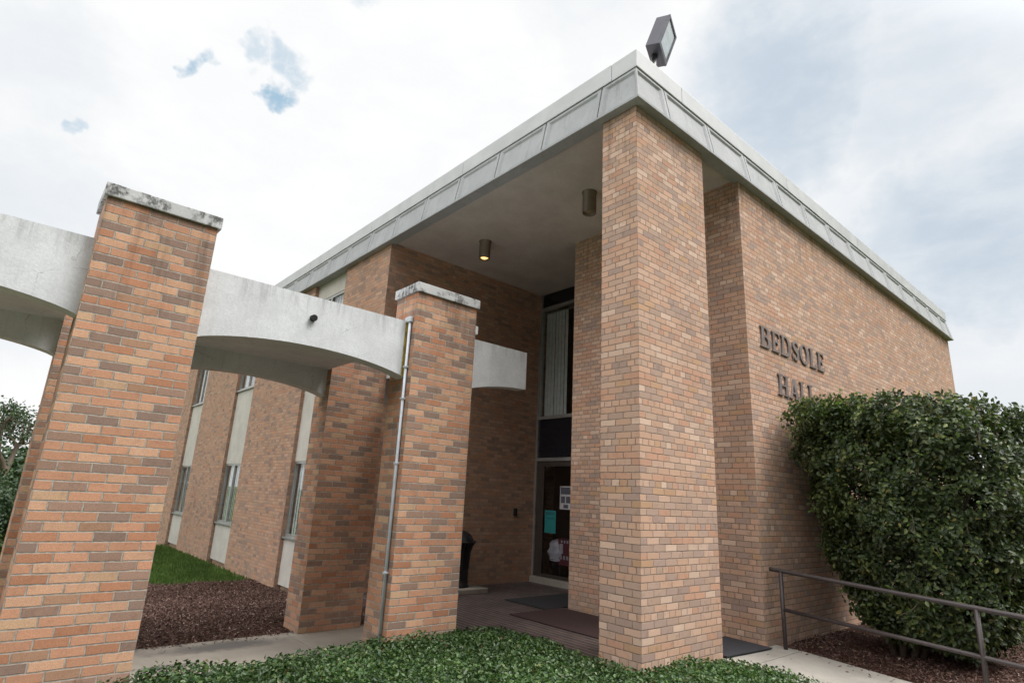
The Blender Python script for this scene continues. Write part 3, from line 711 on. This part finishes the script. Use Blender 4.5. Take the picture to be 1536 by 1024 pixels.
MB().box(xg-.003, xg, 5.035, 5.35, 1.03, 1.47).build('sheet', M_TEAL, tp)
MB().box(xg-.005, xg-.0035, 5.06, 5.325, 1.385, 1.44).box(xg-.005, xg-.0035, 5.09, 5.30, 1.30, 1.33).build('print', M_TEALD, tp)
pp = thing('poster', 'white framed notice with photos taped high on the entrance door', 'poster', (xg, 4.78, 1.73))
MB().box(xg-.003, xg, 4.60, 4.935, 1.51, 1.96).build('sheet', M_PAPER, pp)
MB().box(xg-.005, xg-.0035, 4.62, 4.915, 1.80, 1.94).box(xg-.005, xg-.0035, 4.64, 4.76, 1.63, 1.76).box(xg-.005, xg-.0035, 4.79, 4.90, 1.63, 1.76).box(xg-.005, xg-.0035, 4.70, 4.83, 1.53, 1.60).build('print', M_INK, pp)
# waste bin with bag, maroon carton just inside the doors
wb = thing('waste_bin', 'dark waste bin just inside the glass entrance door', 'bin', (XB+.33, 5.14, .172))
MB().lathe((XB+.33, 5.14, .172), [(0, 0), (.21, 0), (.25, .34), (.26, .36), (.24, .36)], 28).build('body', M_SPAN, wb)
bag = MB(); rr = []
for i in range(9):
    rr.append((.275-.10*abs(i/8-.45)+.02*math.sin(i*2.1), .30+.05*i))
bag.lathe((XB+.33, 5.14, .172), rr + [(.1, .74), (0, .76)], 22)
bo = bag.build('plastic_bag', M_CLOTH)
for v in bo.data.vertices:
    nn = mnoise.noise(Vector(v.co)*7)*.03; v.co.x += nn; v.co.y += mnoise.noise(Vector(v.co)*5+Vector((3, 1, 2)))*.04; v.co.z += mnoise.noise(Vector(v.co)*6+Vector((9, 1, 2)))*.02
tag(bo, 'white plastic bag bulging from the waste bin inside the door', 'bag')
bx_ = thing('display_board', 'maroon and white printed board standing inside the entrance door', 'board', (XB+.14, 4.8, .3))
MB().box(XB+.12, XB+.15, 4.45, 5.035, .44, .95).build('board', M_MAR, bx_)
w_ = MB()
for k in range(6):
    w_.box(XB+.117, XB+.1195, 4.50+.085*k, 4.55+.085*k, .55, .62).box(XB+.117, XB+.1195, 4.52+.08*k, 4.56+.08*k, .86, .91)
w_.box(XB+.117, XB+.1195, 4.9, 5.0, .66, .84).build('print', M_PAPER, bx_)
MB().box(XB+.125, XB+.145, 4.48, 4.5, .17, .44).box(XB+.125, XB+.145, 4.98, 5.0, .17, .44).build('stand', M_BLACK, bx_)

# ------------------------------------------------------------------ plants
def leaf_mesh(name, P, N, L, mat, wr=.55, fold=.18, parent=None, tdir=None):
    n = len(P); N = N/np.linalg.norm(N, axis=1, keepdims=True)
    T = rng.normal(size=(n, 3)) if tdir is None else tdir
    T = T - N*(T*N).sum(1, keepdims=True); T /= np.linalg.norm(T, axis=1, keepdims=True)+1e-9
    Bv = np.cross(N, T); L = np.broadcast_to(np.asarray(L), (n,))[:, None]; Wd = L*wr*.5
    V = np.empty((n, 6, 3))
    V[:, 0] = P; V[:, 1] = P+T*L*.38-Bv*Wd+N*fold*Wd*2; V[:, 2] = P+T*L*.72-Bv*Wd*.72+N*fold*Wd*1.6
    V[:, 3] = P+T*L-N*L*.10; V[:, 4] = P+T*L*.72+Bv*Wd*.72+N*fold*Wd*1.6; V[:, 5] = P+T*L*.38+Bv*Wd+N*fold*Wd*2
    base = (np.arange(n)*6)[:, None]
    F = np.concatenate([base+np.array([[0, 3, 2, 1]]), base+np.array([[0, 5, 4, 3]])], 1).reshape(-1, 4)
    me = bpy.data.meshes.new(name)
    me.vertices.add(n*6); me.vertices.foreach_set('co', V.reshape(-1).astype(np.float32))
    me.loops.add(F.size); me.loops.foreach_set('vertex_index', F.reshape(-1).astype(np.int32))
    me.polygons.add(len(F)); me.polygons.foreach_set('loop_start', np.arange(0, F.size, 4, dtype=np.int32))
    me.update(calc_edges=True); me.validate()
    me.materials.append(mat)
    o = bpy.data.objects.new(name, me); C.objects.link(o); place(o, parent); return o
def fbm(x, y, s=1.):
    return sum(np.sin(x*a*s+p)*np.sin(y*b*s+q)*w for a, b, p, q, w in ((1.9, 2.3, .3, 1.1, .5), (4.1, 3.7, 2.0, .2, .3), (8.3, 9.1, .7, 2.9, .2), (17., 15., 1.7, .4, .12)))

# ivy bed
def ivy_edge(x, y):
    "distance in from the border of the bed (positive inside)"
    x = np.asarray(x, float); y = np.asarray(y, float)
    back = np.where(x < -.42, 1.99 - y, np.where(x < 0, np.minimum(1.99 - y, (-.08+.03*np.sin(y*9)) - x + np.maximum(0, (1.99-y)*.0)), -y))
    back = np.where((x < 0) & (y < .0), np.maximum(back, -y), back)
    right = 1.37 + .04*np.sin(y*7) - x
    return np.minimum(back, right)
def ivy_h(x, y):
    d = ivy_edge(x, y)
    base = .285 - .10*np.clip((np.asarray(x, float)-.2)/1.1, 0, 1) + .035*np.clip(1-np.abs(np.asarray(x, float)+1.2)/.9, 0, 1)
    return -.03 + (base+.03+  .055*fbm(x, y, 1.6))*np.sqrt(np.clip(d/.22, 0, 1))
def incol(x, y):
    r = np.zeros(np.shape(x), bool)
    for cx in (X1, X2): r |= (x > cx-.005) & (x < cx+WC+.005) & (y > YC-.005) & (y < YC+DC+.005)
    return r | ((x > -.005) & (x < 1.43) & (y > -.005) & (y < .52))
iv = grid('ivy_bed', np.arange(-6.5, 1.45, .06), np.arange(-4.5, 2.05, .06), lambda x, y: float(ivy_h(x, y))-.05, M_UNDER, lambda x, y: float(ivy_edge(x, y)) > -.02)
iv['kind'] = 'stuff'
n = 230000
x = rng.uniform(-6.2, 1.42, n); y = rng.uniform(-4.2, 2.06, n)
w = np.clip(1.15 - ((x+1.0)**2/14 + (y-.4)**2/9), .12, 1)
ok = (ivy_edge(x, y) > -.05) & (~incol(x, y)) & (rng.random(n) < w) & (np.hypot(x+4.82, y+3.58) > .9)
x, y = x[ok], y[ok]; z = ivy_h(x, y) + rng.uniform(-.05, .035, len(x))
e = .03; nx = -(ivy_h(x+e, y)-ivy_h(x-e, y))/(2*e); ny = -(ivy_h(x, y+e)-ivy_h(x, y-e))/(2*e)
Nn = np.stack([np.clip(nx, -1.5, 1.5), np.clip(ny, -1.5, 1.5), np.ones_like(nx)], 1) + rng.normal(size=(len(x), 3))*.75
Nn[:, 2] = np.abs(Nn[:, 2])+.1
run = [(i, rng.uniform(-4.0, 1.3)) for i in range(70)]
rx_, ry_, rz_ = [], [], []
for i, a in run:
    if i < 45 and a < -.3: px, py, dx, dy = a, 1.95, rng.normal()*.5, rng.uniform(.4, 1)
    else: continue
    if False: px, py, dx, dy = 1.34, -abs(a)*1.1, rng.uniform(.2, .5), rng.normal()*.5
    for j in range(rng.integers(8, 34)):
        q = rng.uniform(0, .30); rx_.append(px+dx*q+rng.normal()*.012); ry_.append(py+dy*q+rng.normal()*.012); rz_.append(.03+max(.16-q*.8, 0)+rng.uniform(0, .05)+(zr(py) if px > 1 else 0))
x = np.concatenate([x, rx_]); y = np.concatenate([y, ry_]); z = np.concatenate([z, rz_])
Nn = np.concatenate([Nn, rng.normal(size=(len(rx_), 3))*.5+np.array([0, 0, 1.])])
okc = ~incol(x, y); x, y, z, Nn = x[okc], y[okc], z[okc], Nn[okc]
lv = leaf_mesh('ivy', np.stack([x, y, z], 1), Nn, rng.uniform(.016, .044, len(x)), M_IVY, .66, .14)
lv['kind'] = 'stuff'

# mulch beds
def chips(name, xs, ys, fz, n, inside=lambda x, y: np.ones(len(x), bool), l0=.018, l1=.052):
    x = rng.uniform(*xs, n); y = rng.uniform(*ys, n); ok = inside(x, y); x, y = x[ok], y[ok]; k = len(x)
    z = np.array([fz(a, b) for a, b in zip(x, y)]) + rng.uniform(.0, .02, k)
    N = rng.normal(size=(k, 3))*.45 + np.array([0, 0, 1.])
    o = leaf_mesh(name, np.stack([x, y, z], 1), N, rng.uniform(l0, l1, k), M_CHIP, .3, .05); o['kind'] = 'stuff'; return o
def zm(x, y): return zt(x, y) - .01 + .025*float(fbm(x, y, 1.2)) + .02*sstep(3.85, 4.3, y)
def edge_m(x): return 10.45 + .25*np.sin(np.asarray(x)*1.7) + .1*np.sin(np.asarray(x)*5.)
struct(grid('mulch_bed', np.arange(-9, .01, .12), np.arange(3.845, 10.7, .12), zm, M_SOIL, lambda x, y: y < edge_m(x)))
chips('mulch_chips', (-6.5, -.02), (3.75, 10.6), zm, 105000, lambda x, y: (y < edge_m(x)+.1) & ~((y < YF+DC) & (((x > X2) & (x < X2+WC)) | ((x > X1) & (x < X1+WC)))))
chips('mulch_chips', (-5.5, -1.9), (3.45, 3.86), lambda x, y: .002, 900, lambda x, y: rng.random(len(x)) < np.clip((y-3.45)/.41, 0, 1)**2*.9)
chips('mulch_chips', (1.45, 2.64), (-3.2, -.12), lambda x, y: zr(y)+.001, 500, lambda x, y: rng.random(len(x)) < np.clip((x-1.9)/.74, 0, 1)**3*.8+.03)
zrb = lambda x, y: .03 + .05*sstep(2.6, 3.2, x)*1.0 + .02*float(fbm(x, y, 1.3)) + .03*sstep(-.6, 0, y) + .012*min(y, 0)
struct(grid('mulch_bed', np.arange(2.63, 13.4, .12), np.arange(-5.0, .01, .1), zrb, M_SOIL))
chips('mulch_chips', (2.64, 8.5), (-3.4, -.01), zrb, 52000)

# lawn strip beside the building
n = 36000; x = rng.uniform(-6, .02, n); y = rng.uniform(10.2, 19, n); ok = y > edge_m(x)-.1*rng.random(n); x, y = x[ok], y[ok]
z = np.array([zt(a, b) for a, b in zip(x, y)])-.10
tv = rng.normal(size=(len(x), 3))*.35+np.array([0, 0, 1.])
leaf_mesh('grass', np.stack([x, y, z], 1), rng.normal(size=(len(x), 3))*np.array([1, 1, .1])+np.array([0, -.6, 0]), rng.uniform(.10, .17, len(x)), M_GRASS, .12, .05, tdir=tv)['kind'] = 'stuff'

# big clipped shrub
def shrub():
    o = thing('clipped_shrub', 'big boxy clipped green shrub beside the handrail, hiding part of the wall letters', 'shrub', (3.95, -.95, .08))
    tr = MB()
    for k in range(9):
        a = k*2.4; r = .06+.05*(k % 3); bx0, by0 = 3.95+r*math.cos(a), -.95+r*math.sin(a)
        ex, ey = 4.0+1.0*math.cos(a), -1.25+.85*math.sin(a)
        tr.tube([(bx0, by0, .0), (bx0+.15*(ex-bx0), by0+.15*(ey-by0), .45), (bx0+.5*(ex-bx0), by0+.5*(ey-by0), 1.1), (ex, ey, 2.2)], [.045, .038, .028, .01], 8)
        for j in range(3):
            tt = .35+.2*j; px, py, pz = bx0+tt*(ex-bx0), by0+tt*(ey-by0), .3+1.7*tt
            tr.tube([(px, py, pz), (px+rng.uniform(-.5, .5), py+rng.uniform(-.5, .5), pz+rng.uniform(.2, .6))], [.018, .006], 6)
    n = 105000; BY, BH = -1.27, 1.13
    a = rng.uniform(0, 2*math.pi, n); zz = rng.uniform(0, 1, n)
    z = .28 + 2.80*zz; z = z + .09*np.sin(a)*zz - .03*zz - .16*(1-zz)*np.clip(-np.sin(a)*.7+.3*np.cos(a), 0, 1)
    prof = np.interp(zz, [0, .08, .22, .38, .55, .75, .92, .98, 1.0], [.36, .58, .70, .80, .90, .98, 1.0, .97, .91])
    ex = 3.4; ca, sa = np.cos(a), np.sin(a)
    rs = (np.abs(ca)**ex+np.abs(sa)**ex)**(-1/ex)
    lump = 1+.05*np.sin(a*5+z*3.1)+.05*np.sin(a*9-z*5.3+1)+.045*np.sin(a*17+z*9)+.04*np.sin(z*11+a*3)+.03*np.sin(z*19-a*23)
    dep = np.minimum(rng.exponential(.075, n), .45); dep = np.where(rng.random(n) < .07, -rng.exponential(.03, n), dep)
    rad = rs*prof*lump*(1-dep)
    side = np.stack([4.12+1.40*rad*ca, BY+BH*rad*sa, z+.03*rng.normal(size=n)], 1)
    nt = 34000
    u = rng.uniform(-1, 1, nt); v = rng.uniform(-1, 1, nt); k = (np.abs(u)**ex+np.abs(v)**ex) < .93; u, v = u[k], v[k]
    topz = 2.98+.07*np.sin(u*7+1)*np.sin(v*6)+.05*np.sin(u*15+v*11)+.04*np.sin(v*19)-.22*(u**4+v**4) - np.minimum(rng.exponential(.07, len(u)), .5)
    topz = topz + .10*v; topp = np.stack([4.10+1.40*u, BY+BH*.98*v, topz], 1)
    P = np.concatenate([side, topp])
    Ns = np.stack([ca, sa, .35*np.ones(n)], 1); Nt = np.tile([0, 0, 1.], (len(topp), 1))
    N = np.concatenate([Ns, Nt]) + rng.normal(size=(len(P), 3))*.55
    keep = P[:, 1] < -.05
    hol = np.sin(P[:, 0]*6.1+P[:, 2]*4.3)*np.sin(P[:, 1]*5.7-P[:, 2]*6.9+1.3)+.5*np.sin(P[:, 2]*13+P[:, 1]*11)
    keep &= ~((hol > .55) & (rng.random(len(P)) < .80))
    P, N = P[keep], N[keep]
    leaf_mesh('crown', P, N, rng.uniform(.03, .075, len(P)), M_BUSH, .58, .14, o)
    # bare twigs and reaching sprigs that break the clipped face, with paler young leaves
    tw = tr; q1, q2, q3 = [], [], []
    for k in range(420):
        i = rng.integers(0, len(P)); p0 = P[i]
        if p0[2] < .5: continue
        dr = np.array([p0[0]-4.1, (p0[1]-BY)*1.2, .0]); dr /= np.linalg.norm(dr)+1e-6
        dr = dr*rng.uniform(.1, .7)+rng.normal(size=3)*.55+np.array([0, 0, .25]); dr /= np.linalg.norm(dr)
        L_ = rng.uniform(.12, .34); p1 = p0+dr*L_
        if p1[1] > -.04: continue
        tw.tube([tuple(p0-dr*.1), tuple(p0+dr*L_*.5+rng.normal(size=3)*.02), tuple(p1)], [.0045, .0035, .0015], 5, False)
        for j in range(rng.integers(2, 8)):
            q1.append(p0+dr*L_*rng.uniform(.3, 1.)); q2.append(rng.normal(size=3)+np.array([0, 0, .6])); q3.append(dr+rng.normal(size=3)*.7)
    leaf_mesh('young_leaves', np.array(q1), np.array(q2), rng.uniform(.03, .06, len(q1)), M_SPRIG, .5, .14, o, np.array(q3))
    # fresh shoots over the top
    sp, sn, st, sz = [], [], [], []; stem = tr
    for k in range(170):
        u, v = rng.uniform(-1, 1, 2); bx0, by0 = 4.10+1.36*u, BY+BH*.95*v; zb = 2.96+.10*v-.2*(u**4+v**4)
        hgt = rng.uniform(.06, .16)*(1.7 if rng.random() < .14 else 1); lean = rng.normal(size=2)*.3
        stem.tube([(bx0, by0, zb-.15), (bx0+lean[0]*hgt*.5, by0+lean[1]*hgt*.5, zb+hgt*.5), (bx0+lean[0]*hgt, by0+lean[1]*hgt, zb+hgt)], [.006, .005, .002], 5, False)
        for j in range(int(6+hgt*36)):
            q = rng.uniform(-.4, 1); sp.append((bx0+lean[0]*hgt*max(q, 0), by0+lean[1]*hgt*max(q, 0), zb+hgt*q)); sn.append(rng.normal(size=3)*.6+np.array([0, 0, .6])); st.append(rng.normal(size=3)*.8+np.array([0, 0, .5])); sz.append(rng.uniform(.03, .055)*(1.15-.4*max(q, 0)))
    tr.build('trunk', M_TWIG, o)
    leaf_mesh('new_shoots', np.array(sp), np.array(sn), np.array(sz), M_SPRIG, .5, .14, o, np.array(st))
shrub()

def tree(x, y, h, cr_, label, seed, base=-.5, nl=16000, leaf=.22, airy=False):
    r = np.random.default_rng(seed); o = thing('broadleaf_tree', label, 'tree', (x, y, base))
    tb_ = MB(); tips = []
    def grow(p, d, l, rad, lev):
        q = p+d*l; m = (p+q)/2+Vector(r.normal(size=3))*l*.06
        tb_.tube([tuple(p), tuple(m), tuple(q)], [rad, rad*.85, rad*.65], 7, False)
        if lev == 0 or rad < .012: tips.append(q); return
        for k in range(3 if lev > 1 else 4):
            nd = (d + Vector(r.normal(size=3))*(.62 if airy else .75)); nd.z = nd.z*.8+.15
            grow(q if k else m.lerp(q, .6), nd.normalized(), l*r.uniform(.62, .82), rad*.6, lev-1)
    grow(Vector((x, y, base)), Vector((.03, .02, 1)).normalized(), h*.26, h*.028, 4)
    tb_.build('trunk', M_BARK, o)
    T = np.array([tuple(t_) for t_ in tips]); ctr = T.mean(0)
    if not airy:
        lo = base+h*.12
        ex_ = r.normal(size=(90, 3)); ex_ /= np.linalg.norm(ex_, axis=1, keepdims=True)
        ex_ = np.array([x, y, base+h*.52]) + ex_*np.array([cr_, cr_, h*.42])*r.uniform(.45, 1, (90, 1)); T = np.concatenate([T, ex_])
    T[:, 2] = np.minimum(T[:, 2], base+h)
    c = T[r.integers(0, len(T), nl)]; s = cr_*(.13 if airy else .2)
    P = c + r.normal(size=(nl, 3))*np.array([s, s, s*.6])
    leaf_mesh('crown', P, r.normal(size=(nl, 3))+np.array([0, 0, .7]), r.uniform(leaf*.6, leaf*1.2, nl), M_TREE, .6, .15, o)
tree(-4.3, 36, 8.6, 2.2, 'thin airy tree rising at the far left edge', 3, -.6, 2600, .17, True)
tree(-4.9, 17.5, 2.5, 1.5, 'dense dark green bushy tree low at the far left edge', 5, -.45, 16000, .10)
tree(-2.6, 48, 4.2, 4.0, 'broad tree behind the others beyond the left columns', 8, -.6, 18000, .34)
tree(25, -1.6, 5.0, 2.1, 'bluish green tree behind the shrub at the right edge', 12, -.1, 16000, .26)
